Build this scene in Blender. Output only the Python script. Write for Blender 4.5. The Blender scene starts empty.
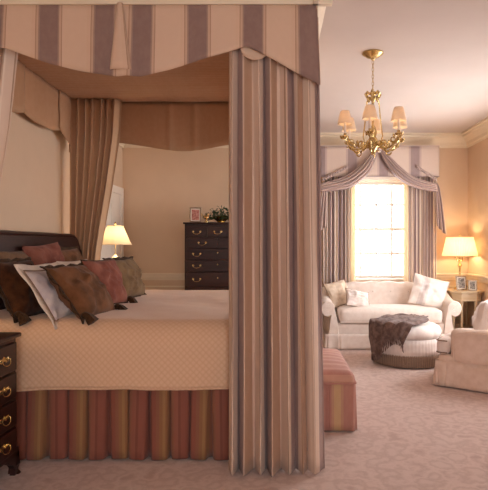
import bpy, math, random
from math import sin, cos, pi, sqrt, radians as R
from mathutils import Vector, noise, Matrix

SC = bpy.context.scene
COL = SC.collection
random.seed(7)

# ------------------------------------------------------------------ camera, world, exposure
cam = bpy.data.cameras.new('camera'); camo = bpy.data.objects.new('camera', cam); COL.objects.link(camo)
camo.location = (0, 0, 1.3); camo.rotation_euler = (pi/2, 0, 0)
cam.sensor_width = 36; cam.lens = 520*36/490; cam.shift_x = -31/490; cam.shift_y = 0.0
cam.clip_start = 0.05
SC.camera = camo
SC.view_settings.view_transform = 'Standard'; SC.view_settings.look = 'None'
SC.view_settings.gamma = 1; SC.view_settings.use_curve_mapping = False
SC.view_settings.exposure = 0.3
SC.cycles.use_denoising = True
SC.cycles.max_bounces = 10; SC.cycles.diffuse_bounces = 6; SC.cycles.transparent_max_bounces = 12
SC.cycles.sample_clamp_indirect = 8

world = bpy.data.worlds.new('sky'); SC.world = world; world.use_nodes = True
bg = world.node_tree.nodes['Background']
bg.inputs[0].default_value = (1.0, 0.98, 1.0, 1); bg.inputs[1].default_value = 9.5

LAMP = (1.0, 0.76, 0.46)          # bulb colour
P_TABLE, P_FAR, P_NEAR, P_CHAND = 8, 9.0, 2.2, 0.12

# room numbers (metres)
XL, XR, YB, YF, H = -2.17, 2.745, 7.4, -2.6, 2.87
CY0, CY1, CX1 = 2.965, 5.4, 0.225       # bed canopy

def portal(name, loc, rot, sx, sz):
    l = bpy.data.lights.new(name, 'AREA'); l.shape = 'RECTANGLE'; l.size = sx; l.size_y = sz
    l.cycles.is_portal = True
    o = bpy.data.objects.new(name, l); COL.objects.link(o); o.location = loc; o.rotation_euler = rot
portal('portal_window_back', (1.45, YB+0.16, 1.53), (-pi/2, 0, 0), 0.95, 1.45)
portal('portal_added_window_right', (XR+0.16, 5.25, 1.45), (0, pi/2, 0), 1.7, 2.1)  # portal for the added, unseen side window
portal('portal_added_window_rear', (0.6, YF-0.16, 1.6), (pi/2, 0, 0), 2.1, 1.7)  # portal for the added window behind the camera

# ------------------------------------------------------------------ materials
def lin(h):
    c = [int(h[i:i+2], 16)/255 for i in (0, 2, 4)]
    return tuple([(x/12.92 if x <= .04045 else ((x+.055)/1.055)**2.4) for x in c]) + (1,)

class Mat:
    def __init__(s, name, col='808080', rough=.6, metal=0, sheen=0, spec=.5):
        s.m = bpy.data.materials.new(name); s.m.use_nodes = True
        s.t = s.m.node_tree; s.b = s.t.nodes['Principled BSDF']
        s.b.inputs['Base Color'].default_value = lin(col)
        s.b.inputs['Roughness'].default_value = rough
        s.b.inputs['Metallic'].default_value = metal
        s.b.inputs['Specular IOR Level'].default_value = spec
        if sheen: s.b.inputs['Sheen Weight'].default_value = sheen
    def n(s, t, **kw):
        x = s.t.nodes.new(t)
        for k, v in kw.items():
            if k.startswith('i_'): x.inputs[k[2:]].default_value = v
            else: setattr(x, k, v)
        return x
    def l(s, a, b): s.t.links.new(a, b)
    def coord(s, uv=False):
        return s.n('ShaderNodeTexCoord').outputs['UV' if uv else 'Object']
    def noise(s, scale, detail=4, uv=False, vec=None, stretch=None, rough=.55):
        v = vec or s.coord(uv)
        if stretch:
            mp = s.n('ShaderNodeMapping'); mp.inputs['Scale'].default_value = stretch; s.l(v, mp.inputs[0]); v = mp.outputs[0]
        x = s.n('ShaderNodeTexNoise'); x.inputs['Scale'].default_value = scale; x.inputs['Detail'].default_value = detail
        x.inputs['Roughness'].default_value = rough
        s.l(v, x.inputs['Vector']); return x.outputs['Fac']
    def ramp(s, fac, stops, interp='LINEAR'):
        r = s.n('ShaderNodeValToRGB'); r.color_ramp.interpolation = interp; e = r.color_ramp.elements
        while len(e) < len(stops): e.new(.5)
        for k, (p, c) in enumerate(stops): e[k].position = p; e[k].color = lin(c)
        s.l(fac, r.inputs[0]); return r.outputs[0]
    def math(s, op, a, b=None):
        x = s.n('ShaderNodeMath', operation=op)
        for i, v in enumerate((a, b)):
            if v is None: continue
            if isinstance(v, (int, float)): x.inputs[i].default_value = v
            else: s.l(v, x.inputs[i])
        return x.outputs[0]
    def mix(s, fac, a, b, mode='MIX'):
        x = s.n('ShaderNodeMix', data_type='RGBA', blend_type=mode)
        if isinstance(fac, (int, float)): x.inputs[0].default_value = fac
        else: s.l(fac, x.inputs[0])
        for i, v in ((6, a), (7, b)):
            if isinstance(v, str): x.inputs[i].default_value = lin(v)
            else: s.l(v, x.inputs[i])
        return x.outputs[2]
    def color(s, out): s.l(out, s.b.inputs['Base Color'])
    def bump(s, h, strength=.3, dist=.01):
        b = s.n('ShaderNodeBump'); b.inputs['Strength'].default_value = strength; b.inputs['Distance'].default_value = dist
        s.l(h, b.inputs['Height']); s.l(b.outputs[0], s.b.inputs['Normal'])
    def uvsep(s):
        x = s.n('ShaderNodeSeparateXYZ'); s.l(s.coord(True), x.inputs[0]); return x.outputs[0], x.outputs[1]

def mottled(name, c1, c2, scale=6, rough=.7, bump=0, bs=60, **kw):
    m = Mat(name, c1, rough, **kw)
    m.color(m.ramp(m.noise(scale), [(.35, c1), (.65, c2)]))
    if bump: m.bump(m.noise(bs, 3), bump, .004)
    return m.m

def striped(name, stops, period, scale=90, bump=.15, rough=.75, sheen=.1, phase=0, axis=0, mottle='383838'):
    """vertical stripes printed across the cloth; stops: (position 0..1, colour), constant steps; u in metres"""
    m = Mat(name, 'ffffff', rough, sheen=sheen, spec=.25)
    u = m.uvsep()[axis]
    f = m.math('FRACT', m.math('ADD', m.math('DIVIDE', u, period), phase + 100))
    c = m.ramp(f, stops, 'CONSTANT')
    n = m.noise(28, 4, uv=True, stretch=(1, .6, 1))
    c2 = m.mix(m.ramp(n, [(.4, '000000'), (.62, mottle)]), c, 'f2dcc8', 'MIX')
    m.color(c2); m.bump(m.noise(scale*4, 2, uv=True), bump, .002)
    return m.m

M = {}
M['wall'] = mottled('wall_paint', 'DABFA2', 'D6BB9E', 3, .85)
M['ceiling'] = mottled('ceiling_paint', 'CCBEB5', 'C8BAB1', 2, .9)
M['trim'] = mottled('trim_paint', 'E9DAC2', 'E4D4BA', 4, .5)
M['wainscot'] = mottled('wainscot_paint', 'D8BE9E', 'D4B998', 4, .6)
M['white'] = mottled('white_paint', 'F0E8DC', 'EAE2D6', 4, .45)
def carpet():
    m = Mat('carpet', 'C8A898', .95, sheen=.25, spec=.1)
    co = m.coord()
    a = m.noise(9, 5, vec=co, rough=.7)
    v = m.n('ShaderNodeTexVoronoi', feature='SMOOTH_F1'); v.inputs['Scale'].default_value = 10; m.l(co, v.inputs['Vector'])
    s = m.math('ADD', m.math('MULTIPLY', a, .7), m.math('MULTIPLY', v.outputs['Distance'], .55))
    c = m.ramp(s, [(.44, 'D4BDB4'), (.54, 'C5ABA1'), (.64, 'D7C0B7'), (.78, 'C0A49A')])
    m.color(c); m.bump(m.noise(260, 2, vec=co), .5, .006); return m.m
M['carpet'] = carpet()
def wood(name, c1, c2, rough=.22, sc=5):
    m = Mat(name, c1, rough); m.b.inputs['Coat Weight'].default_value = .12; m.b.inputs['Coat Roughness'].default_value = .12
    n = m.noise(sc, 6, stretch=(1, 1, 9)); m.color(m.ramp(n, [(.3, c1), (.7, c2)])); return m.m
M['mahogany'] = wood('mahogany', '1E0907', '34110C', .35)
M['table_wood'] = wood('painted_table_wood', 'CDB898', 'BEA582', .4)
def brass():
    m = Mat('brass', 'CCB078', .25, 1); m.color(m.ramp(m.noise(20), [(.3, 'C2A66C'), (.7, 'DFCB98')])); return m.m
M['brass'] = brass()
STR = [(0, 'D6B79E'), (.07, 'B08A74'), (.085, 'C8A890'), (.125, 'A08478'), (.15, '8F746C'), (.47, 'A08478'), (.495, 'C8A890'), (.535, 'B08A74'), (.55, 'D8BAA2')]
# period .315, mauve centre at fraction .31
M['canopy_stripe'] = striped('canopy_stripe_fabric', STR, .315, phase=.31+.125/.315)
M['lining'] = striped('canopy_lining_fabric', [(0, 'B98F6C'), (.5, 'B78D6A')], .3)
M['drape'] = striped('drape_stripe_fabric', [(0, 'D8BFAC'), (.12, 'B0907A'), (.15, 'D8BFAC'), (.27, 'A08680'), (.55, 'D8BFAC'), (.62, 'B8957C'), (.82, 'E0CAB8')], .379)
M['drape_window'] = striped('window_stripe_fabric', [(0, 'D6C4B6'), (.22, 'A39092'), (.38, 'DFD0C2'), (.58, 'B29C96'), (.66, 'E0D1C2'), (.84, '9C888C')], .22)
M['lambrequin'] = striped('lambrequin_stripe_fabric', [(0, 'D2BEB0'), (.3, 'C0AAA0'), (.36, '9C8886'), (.64, 'C0AAA0'), (.7, 'D2BEB0')], .43, phase=.06)
M['swag'] = striped('swag_fabric', [(0, 'C0A8A0'), (.3, '998684'), (.5, 'D9C6B8'), (.62, 'A69290'), (.85, 'CEB8AC')], .1, axis=1)
M['head_drape'] = striped('inner_drape_fabric', [(0, 'C6A07E'), (.3, 'BC9676'), (.6, 'CCA884')], .2)
M['skirt'] = striped('bed_skirt_fabric', [(0, '8A5243'), (.1, '7C493C'), (.2, '8A5243'), (.3, '8A5A46'), (.38, '8E6444'), (.46, '98724C'), (.52, '8E6444'), (.6, '8A5A46'), (.74, '8E5847'), (.84, '7C493C'), (.9, '8A5243')], .247, scale=40, bump=.2, mottle='101010')
M['pink_stripe'] = striped('bench_stripe_fabric', [(0, 'A87468'), (.20, 'B48A72'), (.25, 'BE9C76'), (.38, 'B48A72'), (.43, 'AC7A6C'), (.8, 'B07F73')], .36, bump=.3, phase=.153)
M['pink_top'] = striped('bench_top_fabric', [(0, 'AE786C'), (.3, 'BE9082'), (.5, 'B27E72'), (.8, 'BE9280')], .22, bump=.3, axis=1)
def coverlet():
    m = Mat('coverlet_fabric', 'D0A486', .7, sheen=.25, spec=.3)
    u, v = m.uvsep()
    k = pi/.019
    a = m.math('ABSOLUTE', m.math('SINE', m.math('MULTIPLY', m.math('ADD', u, v), k*.5)))
    b = m.math('ABSOLUTE', m.math('SINE', m.math('MULTIPLY', m.math('SUBTRACT', u, v), k*.5)))
    h = m.math('POWER', m.math('MULTIPLY', a, b), .5)
    m.color(m.ramp(h, [(.0, 'D4AC8C'), (.5, 'DAB494'), (1, 'DFBB9C')])); m.bump(h, .3, .004); return m.m
M['coverlet'] = coverlet()
def velvet(name, c1, c2, sc=14):
    m = Mat(name, c1, .85, sheen=.08, spec=.15); m.color(m.ramp(m.noise(sc, 5), [(.38, c1), (.62, c2)])); m.bump(m.noise(90, 2), .25, .004); return m.m
M['brown_velvet'] = velvet('brown_velvet', '3A1F10', '553219')
M['tan_velvet'] = velvet('tan_velvet', '583820', '785034', 9)
M['olive_velvet'] = velvet('olive_velvet', '62492F', '7E6446', 9)
M['rose_velvet'] = velvet('rose_velvet', '743F33', '8E5847', 10)
M['taupe_velvet'] = velvet('taupe_velvet', '6A4E38', '7C6048', 10)
M['fringe'] = velvet('dark_fringe', '33200F', '4C331F', 60)
M['linen'] = velvet('white_linen', 'EDE0D0', 'DCCEC2', 10)
M['linen_blue'] = velvet('printed_linen', 'DED3CC', 'C6BCC0', 12)
M['piping'] = mottled('piping_cord', '8F7560', '7E6652', 30, .8)
def upholstery(name, c1, c2, st=1, sc=16):
    m = Mat(name, c1, .8, sheen=.2, spec=.25); m.color(m.ramp(m.noise(sc, 4), [(.35, c1), (.65, c2)])); m.bump(m.noise(150, 2), .2, .003); return m.m
M['cream'] = upholstery('cream_damask', 'E2D5CB', 'D9CABF')
M['chair'] = upholstery('peach_damask', 'E3CEBF', 'DAC2B0')
M['chairside'] = M['chair']
M['white_cushion'] = upholstery('white_cushion_fabric', 'E9DDD5', 'DDD0C9')
M['sofa_stripe'] = striped('sofa_pillow_fabric', [(0, 'E8DED6'), (.4, 'D6CAC4'), (.5, 'CCC0BC'), (.62, 'D6CAC4'), (.72, 'E6DAD2')], .34, phase=.1)
M['tan_pillow'] = upholstery('tan_pillow_fabric', 'C9B49C', 'D9C7B4')
M['taupe_fringe'] = striped('taupe_bullion_fringe', [(0, '9C8472'), (.5, '7E6858')], .012, bump=.5)
M['throw'] = velvet('throw_wool', '5C4A45', '7C6962', 20)
M['bone_china'] = mottled('bone_china', 'E8DCC8', 'E2D4BE', 10, .25)
M['candle'] = mottled('candle_sleeve', 'E9DCD0', 'E2D5CA', 10, .5)
M['leaf'] = mottled('leaf', '2F4023', '4A5C30', 30, .5)
M['silver'] = Mat('silver', 'C8C0B4', .25, 1).m
M['photo_pink'] = mottled('photo_print_pink', 'D9A79A', '9A4B40', 40, .3)
M['photo_dark'] = mottled('photo_print_dark', '2A2A2E', 'B8B0A8', 55, .3)
M['mount'] = mottled('photo_mount', 'E6DDD0', 'E0D7CA', 10, .5)
M['dark'] = mottled('dark_backing', '2A1A12', '33211A', 10, .6)
def glass():
    m = bpy.data.materials.new('window_glass'); m.use_nodes = True; t = m.node_tree; t.nodes.clear()
    o = t.nodes.new('ShaderNodeOutputMaterial'); mx = t.nodes.new('ShaderNodeMixShader'); tr = t.nodes.new('ShaderNodeBsdfTransparent')
    gl = t.nodes.new('ShaderNodeBsdfGlossy'); gl.inputs['Roughness'].default_value = .02
    mx.inputs[0].default_value = .05; t.links.new(tr.outputs[0], mx.inputs[1]); t.links.new(gl.outputs[0], mx.inputs[2]); t.links.new(mx.outputs[0], o.inputs[0]); return m
M['glass'] = glass()
def shade(name, col, tr):
    m = bpy.data.materials.new(name); m.use_nodes = True; t = m.node_tree; t.nodes.clear()
    o = t.nodes.new('ShaderNodeOutputMaterial'); mx = t.nodes.new('ShaderNodeMixShader')
    d = t.nodes.new('ShaderNodeBsdfDiffuse'); q = t.nodes.new('ShaderNodeBsdfTranslucent')
    n = t.nodes.new('ShaderNodeTexNoise'); n.inputs['Scale'].default_value = 60
    r = t.nodes.new('ShaderNodeValToRGB'); r.color_ramp.elements[0].color = lin(col); r.color_ramp.elements[1].color = tuple(min(1, c*1.12) for c in lin(col)[:3])+(1,)
    t.links.new(n.outputs['Fac'], r.inputs[0]); t.links.new(r.outputs[0], d.inputs[0]); t.links.new(r.outputs[0], q.inputs[0])
    mx.inputs[0].default_value = tr; t.links.new(d.outputs[0], mx.inputs[1]); t.links.new(q.outputs[0], mx.inputs[2]); t.links.new(mx.outputs[0], o.inputs[0]); return m
M['shade'] = shade('pleated_shade', 'EFDDBE', .35)
M['sheer'] = shade('cream_curtain_lining', 'E6D6BC', .5)
M['shade_dense'] = shade('dense_shade', 'EBDABC', .13)
M['shade_peach'] = shade('peach_shade', 'F0E0CA', .3)

# ------------------------------------------------------------------ mesh helpers
def worigin(p):
    o = Vector((0, 0, 0))
    while p is not None: o += p.location; p = p.parent
    return o

class G:
    def __init__(s): s.v = []; s.f = []; s.uv = []
    def add(s, vs, fs, uvs=None):
        b = len(s.v); s.v += [tuple(v) for v in vs]
        s.uv += list(uvs) if uvs else [(v[0]+v[1], v[2]) for v in vs]
        s.f += [tuple(b+i for i in f) for f in fs]; return s
    def box(s, x0, x1, y0, y1, z0, z1):
        vs = [(x, y, z) for x in (x0, x1) for y in (y0, y1) for z in (z0, z1)]
        return s.add(vs, [(0, 1, 3, 2), (4, 6, 7, 5), (0, 4, 5, 1), (2, 3, 7, 6), (0, 2, 6, 4), (1, 5, 7, 3)])
    def grid(s, fn, nu, nv, uvfn=None, closeu=False):
        vs = []; uvs = []
        for i in range(nu + (0 if closeu else 1)):
            for j in range(nv+1):
                u, v = i/nu, j/nv
                p = fn(u, v); vs.append(p); uvs.append(uvfn(u, v) if uvfn else (u, v))
        n = nu if closeu else nu+1; m = nv+1
        fs = [(i*m+j, ((i+1) % n)*m+j, ((i+1) % n)*m+j+1, i*m+j+1) for i in range(nu) for j in range(nv)]
        return s.add(vs, fs, uvs)
    def lathe(s, prof, c=(0, 0, 0), seg=24, wob=None):
        m = len(prof); vs = []
        for i in range(seg):
            a = 2*pi*i/seg
            for r, z in prof:
                rr = r*(1+(wob(a, z) if wob else 0)); vs.append((c[0]+rr*cos(a), c[1]+rr*sin(a), c[2]+z))
        fs = [(i*m+j, ((i+1) % seg)*m+j, ((i+1) % seg)*m+j+1, i*m+j+1) for i in range(seg) for j in range(m-1)]
        b = len(vs)
        if prof[0][0] > 1e-4: fs.append(tuple(i*m for i in range(seg))[::-1])
        if prof[-1][0] > 1e-4: fs.append(tuple(i*m+m-1 for i in range(seg)))
        uv = [(math.atan2(v[1]-c[1], v[0]-c[0])*.35, v[2]) for v in vs]
        return s.add(vs, fs, uv)
    def tube(s, pts, r, seg=8, radii=None):
        pts = [Vector(p) for p in pts]; vs = []; n = len(pts); pn = None
        for i, p in enumerate(pts):
            t = (pts[min(i+1, n-1)]-pts[max(i-1, 0)]).normalized()
            if pn is None:
                a = Vector((0, 0, 1)) if abs(t.z) < .9 else Vector((1, 0, 0)); pn = t.cross(a).normalized()
            pn = (pn - t*pn.dot(t)).normalized(); bn = t.cross(pn); rr = radii[i] if radii else r
            for k in range(seg):
                a = 2*pi*k/seg; vs.append(p+(pn*cos(a)+bn*sin(a))*rr)
        fs = [(i*seg+k, i*seg+(k+1) % seg, (i+1)*seg+(k+1) % seg, (i+1)*seg+k) for i in range(n-1) for k in range(seg)]
        fs += [tuple(range(seg))[::-1], tuple((n-1)*seg+k for k in range(seg))]
        return s.add(vs, fs)
    def sphere(s, c, rx, ry=None, rz=None, seg=10):
        ry = ry or rx; rz = rz or rx
        vs = []; m = seg//2+1
        for i in range(seg):
            for j in range(m):
                a = 2*pi*i/seg; b = pi*j/(m-1); vs.append((c[0]+rx*sin(b)*cos(a), c[1]+ry*sin(b)*sin(a), c[2]+rz*cos(b)))
        fs = [(i*m+j, i*m+j+1, ((i+1) % seg)*m+j+1, ((i+1) % seg)*m+j) for i in range(seg) for j in range(m-1)]
        return s.add(vs, fs)
    def prism(s, poly, axis, a0, a1):
        """extrude a 2-d outline along an axis: 'x' poly=(y,z), 'y' poly=(x,z), 'z' poly=(x,y)"""
        n = len(poly)
        def P(p, a): return {'x': (a, p[0], p[1]), 'y': (p[0], a, p[1]), 'z': (p[0], p[1], a)}[axis]
        vs = [P(p, a0) for p in poly]+[P(p, a1) for p in poly]
        return s.add(vs, [(i, (i+1) % n, n+(i+1) % n, n+i) for i in range(n)]+[tuple(range(n))[::-1], tuple(range(n, 2*n))])
    def build(s, name, mat, parent=None, world=False, bevel=0, solid=0, smooth=True, sub=0, weld=False, flat=False):
        me = bpy.data.meshes.new(name)
        off = worigin(parent) if (world and parent) else Vector((0, 0, 0))
        me.from_pydata([tuple(Vector(v)-off) for v in s.v], [], s.f)
        ul = me.uv_layers.new(name='UVMap')
        for l in me.loops: ul.data[l.index].uv = s.uv[l.vertex_index]
        me.materials.append(M[mat] if isinstance(mat, str) else mat)
        import bmesh
        bm = bmesh.new(); bm.from_mesh(me)
        if weld: bmesh.ops.remove_doubles(bm, verts=bm.verts, dist=.0005)
        if not solid or weld: bmesh.ops.recalc_face_normals(bm, faces=bm.faces)
        for f in bm.faces: f.smooth = smooth and not flat
        for e in bm.edges:
            if len(e.link_faces) == 2 and e.calc_face_angle(0) > R(42): e.smooth = False
        bm.to_mesh(me); bm.free()
        o = bpy.data.objects.new(name, me); COL.objects.link(o)
        if parent: o.parent = parent
        if solid:
            md = o.modifiers.new('thickness', 'SOLIDIFY'); md.thickness = solid; md.offset = 0
        if bevel:
            md = o.modifiers.new('bevel', 'BEVEL'); md.width = bevel; md.segments = 2; md.limit_method = 'ANGLE'; md.angle_limit = R(50)
        if sub:
            md = o.modifiers.new('sub', 'SUBSURF'); md.levels = sub; md.render_levels = sub
        return o

def tag(o, label, cat, group=None):
    o['label'] = label; o['category'] = cat
    if group: o['group'] = group
    return o
def thing(name, label, cat, loc=(0, 0, 0), rot=(0, 0, 0), group=None):
    o = bpy.data.objects.new(name, None); COL.objects.link(o); o.empty_display_size = .1
    o.location = loc; o.rotation_euler = rot; return tag(o, label, cat, group)
def struct(o): o['kind'] = 'structure'; return o
def part_label(o, l): o['label'] = l; return o
def lerp(a, b, t): return a+(b-a)*t
def sstep(t): t = max(0, min(1, t)); return t*t*(3-2*t)
def nz(x, y, z=0, s=1): return noise.noise(Vector((x*s, y*s, z*s)))
def polyf(pts):
    """piecewise linear y(x) with smoothing by caller"""
    def f(x):
        if x <= pts[0][0]: return pts[0][1]
        for (a, b), (c, d) in zip(pts, pts[1:]):
            if x <= c: return lerp(b, d, (x-a)/(c-a))
        return pts[-1][1]
    return f

# ------------------------------------------------------------------ ROOM
T = .16
struct(G().box(XL-T, XR+T, YF-T, YB+T, -.12, 0).build('floor', 'carpet'))
struct(G().box(XL-T, XR+T, YF-T, YB+T, H, H+.12).build('ceiling', 'ceiling'))
def wall_with_hole(name, axis, c0, c1, a0, a1, holes, mat='wall'):
    g = G()
    def bx(p0, p1, z0, z1):
        if p1-p0 < 1e-4 or z1-z0 < 1e-4: return
        if axis == 'x': g.box(c0, c1, p0, p1, z0, z1)
        else: g.box(p0, p1, c0, c1, z0, z1)
    p = a0
    for h0, h1, z0, z1 in holes:
        bx(p, h0, 0, H); bx(h0, h1, 0, z0); bx(h0, h1, z1, H); p = h1
    bx(p, a1, 0, H)
    return struct(g.build(name, mat, flat=True))
WB = (.996, 1.906, .83, 2.225)
wall_with_hole('wall_back', 'y', YB, YB+T, XL-T, XR+T, [WB])
wall_with_hole('wall_right', 'x', XR, XR+T, YF, YB, [(4.2, 6.3, .6, 2.3)])
wall_with_hole('wall_left', 'x', XL-T, XL, YF, YB, [])
wall_with_hole('wall_rear', 'y', YF-T, YF, XL-T, XR+T, [(-.45, 1.65, .75, 2.45)])

def window(name, ax, c, out, a0, a1, z0, z1, cols, rows):
    """ax: 'y' = wall plane y=c ; out = +1/-1 outward direction"""
    def bx(g, p0, p1, d0, d1, q0, q1):
        lo, hi = sorted((c+out*d0, c+out*d1))
        if ax == 'y': g.box(p0, p1, lo, hi, q0, q1)
        else: g.box(lo, hi, p0, p1, q0, q1)
    root = bpy.data.objects.new(name, None); COL.objects.link(root); struct(root)
    g = G(); w = .035
    bx(g, a0, a0+w, .05, .11, z0, z1); bx(g, a1-w, a1, .05, .11, z0, z1); bx(g, a0, a1, .05, .11, z0, z0+w); bx(g, a0, a1, .05, .11, z1-w, z1)
    g.build('window_frame', 'white', root, flat=True)
    g = G(); cw = .09
    bx(g, a0-cw, a0, -.025, 0, z0-cw, z1+cw); bx(g, a1, a1+cw, -.025, 0, z0-cw, z1+cw); bx(g, a0, a1, -.025, 0, z1, z1+cw)
    g.build('window_casing', 'white', root, flat=True, bevel=.004)
    g = G(); bx(g, a0-cw, a1+cw, -.06, .05, z0-.03, z0); g.build('window_sill', 'white', root, flat=True, bevel=.004)
    zm = (z0+z1)/2
    g = G(); bx(g, a0+w, a1-w, .06, .10, zm-.022, zm+.022)
    for i in range(1, cols):
        x = lerp(a0, a1, i/cols); bx(g, x-.0155, x+.0155, .062, .098, z0+w, z1-w)
    for j in range(1, rows):
        if j*2 == rows: continue
        z = lerp(z0, z1, j/rows); bx(g, a0+w, a1-w, .064, .096, z-.0155, z+.0155)
    g.build('muntins', 'white', root, flat=True)
    g = G(); bx(g, a0+w*.5, a1-w*.5, .076, .082, z0+w*.5, z1-w*.5); g.build('window_pane', 'glass', root, flat=True)
    return root
window('window_1', 'y', YB, 1, *WB, 4, 4)
window('added_window_2', 'x', XR, 1, 4.2, 6.3, .6, 2.3, 6, 4)  # out of view, added to bring daylight in from the right
window('added_window_3', 'y', YF, -1, -.45, 1.65, .75, 2.45, 6, 4)  # behind the camera, added for soft frontal daylight

# mouldings: profile (distance from wall, z)
def moulding(name, prof, wall, a0, a1, mat='trim'):
    g = G()
    if wall == 'back': g.prism([(YB-d, z) for d, z in prof], 'x', a0, a1)
    if wall == 'rear': g.prism([(YF+d, z) for d, z in prof], 'x', a0, a1)
    if wall == 'right': g.prism([(XR-d, z) for d, z in prof], 'y', a0, a1)
    if wall == 'left': g.prism([(XL+d, z) for d, z in prof], 'y', a0, a1)
    return struct(g.build(name, mat, flat=True))
crown = [(0, H-.19), (.02, H-.19), (.025, H-.165), (.035, H-.16), (.045, H-.12), (.08, H-.07), (.105, H-.055), (.11, H-.03), (.14, H-.025), (.14, H), (0, H)]
rail = [(0, .80), (.012, .80), (.018, .825), (.03, .84), (.035, .87), (.05, .88), (.05, .9), (0, .9)]
base = [(0, 0), (.025, 0), (.025, .12), (.015, .14), (.012, .165), (0, .17)]
k = 1
for w, a, b in (('back', XL, XR), ('right', YF, YB), ('left', YF, YB), ('rear', XL, XR)):
    moulding('trim_%d' % k, crown, w, a, b); k += 1
for w, a, b in (('back', XL, .9), ('back', 2.0, XR), ('right', 6.41, YB), ('right', YF, 4.09), ('left', YF, 6.2)):
    moulding('trim_%d' % k, rail, w, a, b); k += 1
for w, a, b in (('back', XL, XR), ('right', YF, YB), ('left', YF, 6.2), ('rear', XL, XR)):
    moulding('baseboard_'+w, base, w, a, b)
# raised panels under the chair rail on the back wall
for a, b in ((-2.05, -1.25), (-1.15, -.35), (-.25, .6), (2.1, 2.65)):
    g = G()
    for x0, x1, z0, z1 in ((a, b, .70, .72), (a, b, .24, .26), (a, a+.02, .26, .70), (b-.02, b, .26, .70)):
        g.box(x0, x1, YB-.015, YB, z0, z1)
    struct(g.build('trim_%d' % k, 'trim', flat=True, bevel=.004)); k += 1
# door in the far end of the head wall
root = bpy.data.objects.new('door_1', None); COL.objects.link(root); struct(root)
g = G(); g.box(XL, XL+.03, 6.22, 6.32, 0, 2.1); g.box(XL, XL+.03, 7.26, 7.36, 0, 2.1); g.box(XL, XL+.03, 6.32, 7.26, 2.0, 2.1)
g.build('door_casing', 'white', root, flat=True, bevel=.004)
g = G(); g.box(XL, XL+.012, 6.32, 7.26, .005, 2.0)
for z0, z1 in ((.2, .9), (1.05, 1.85)):
    for y0, y1 in ((6.42, 6.74), (6.84, 7.16)): g.box(XL+.012, XL+.02, y0, y1, z0, z1)
g.build('door_panel', 'white', root, flat=True, bevel=.004)
g = G(); g.sphere((XL+.06, 6.4, 1.0), .028); g.tube([(XL+.012, 6.4, 1.0), (XL+.05, 6.4, 1.0)], .01); g.build('door_knob', 'brass', root)

# ------------------------------------------------------------------ drapery helpers
def path_of(pts, r=.06):
    """rounded plan polyline -> function s(0..1) -> (point, normal), length"""
    pts = [Vector(p).to_2d() for p in pts]; out = [pts[0]]
    for a, b, c in zip(pts, pts[1:], pts[2:]):
        d1 = (a-b).normalized(); d2 = (c-b).normalized()
        for i in range(7):
            t = i/6; p = b+d1*r*(1-t)**2+d2*r*t**2; out.append(p)
    out.append(pts[-1]); L = [0]
    for a, b in zip(out, out[1:]): L.append(L[-1]+(b-a).length)
    tot = L[-1]
    def f(s):
        d = s*tot; i = 0
        while i < len(out)-2 and L[i+1] < d: i += 1
        a, b = out[i], out[i+1]; t = (d-L[i])/max(1e-6, L[i+1]-L[i]); tg = (b-a).normalized()
        return a.lerp(b, t), Vector((tg.y, -tg.x))
    return f, tot

def drape_mesh(g, pathtop, ztop, zbot, folds, amp, widthf=None, seed=0, nu=None, nv=26, hem=0, fab=2.2, anchor=0, flare=0, sharp=.3, ampf=None):
    """pleated cloth hung from a plan path; widthf(t) scales its spread about anchor (0..1)"""
    f, tot = path_of(pathtop); nu = nu or folds*14
    rnd = random.Random(seed); jit = [rnd.uniform(-.16, .16) for _ in range(folds+3)]; am = [rnd.uniform(.6, 1.3) for _ in range(folds+3)]
    def fn(u, v):
        ph = u*folds; k = int(ph); fr = ph-k
        j = lerp(jit[k], jit[k+1], sstep(fr)); A = amp*lerp(am[k], am[k+1], sstep(fr))
        if ampf: A *= ampf(v)
        p2 = ph+j+.05*sin(v*5+k)
        s = u + sharp/folds*.5*sin(4*pi*p2)*.5
        w = widthf(v) if widthf else 1
        ss = anchor+(min(1, max(0, s))-anchor)*w
        p, n = f(min(1, max(0, ss)))
        c = sin(2*pi*p2); off = A*(c*abs(c)**-.25 if abs(c) > 1e-4 else 0)
        off += .006*nz(u*9, v*3, seed)+flare*v
        z = lerp(ztop, zbot, v)
        if v > .97: z += hem*sin(2*pi*p2)
        return (p.x+n.x*off, p.y+n.y*off, z)
    W = tot*fab
    return g.grid(fn, nu, nv, lambda u, v: (u*W, (1-v)*(ztop-zbot)))

# ------------------------------------------------------------------ BED CANOPY (fixed to the ceiling)
can = thing('bed_canopy', 'striped fabric canopy with scalloped valance and wooden cornice hung from the ceiling over the bed', 'bed canopy', (-.96, 4.2, 2.6))
g = G()
pr = [(-.01, 2.665), (.02, 2.665), (.025, 2.69), (.04, 2.70), (.045, 2.745), (.07, 2.77), (.075, 2.80), (.10, 2.815), (.10, H-.001), (-.02, H-.001)]
g.prism([(CY0-d, z) for d, z in pr], 'x', XL+.14, CX1+.10)
g.prism([(CY1+max(d, .02), z) for d, z in pr], 'x', XL+.14, CX1+.10)
g.prism([(CX1+d, z) for d, z in pr], 'y', CY0-.10, CY1+.10)
g.build('cornice', 'trim', can, world=True, flat=True)
# ceiling of the canopy: gathered cloth
def top(u, v):
    x = lerp(XL+.03, CX1-.02, u); y = lerp(CY0+.02, CY1-.02, v)
    return (x, y, 2.79+.006*sin(v*230)+.01*nz(x*3, y*6))
G().grid(top, 30, 140, lambda u, v: (u*2.4, v*2.4)).build('canopy_ceiling', 'lining', can, world=True, solid=.006)
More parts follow.
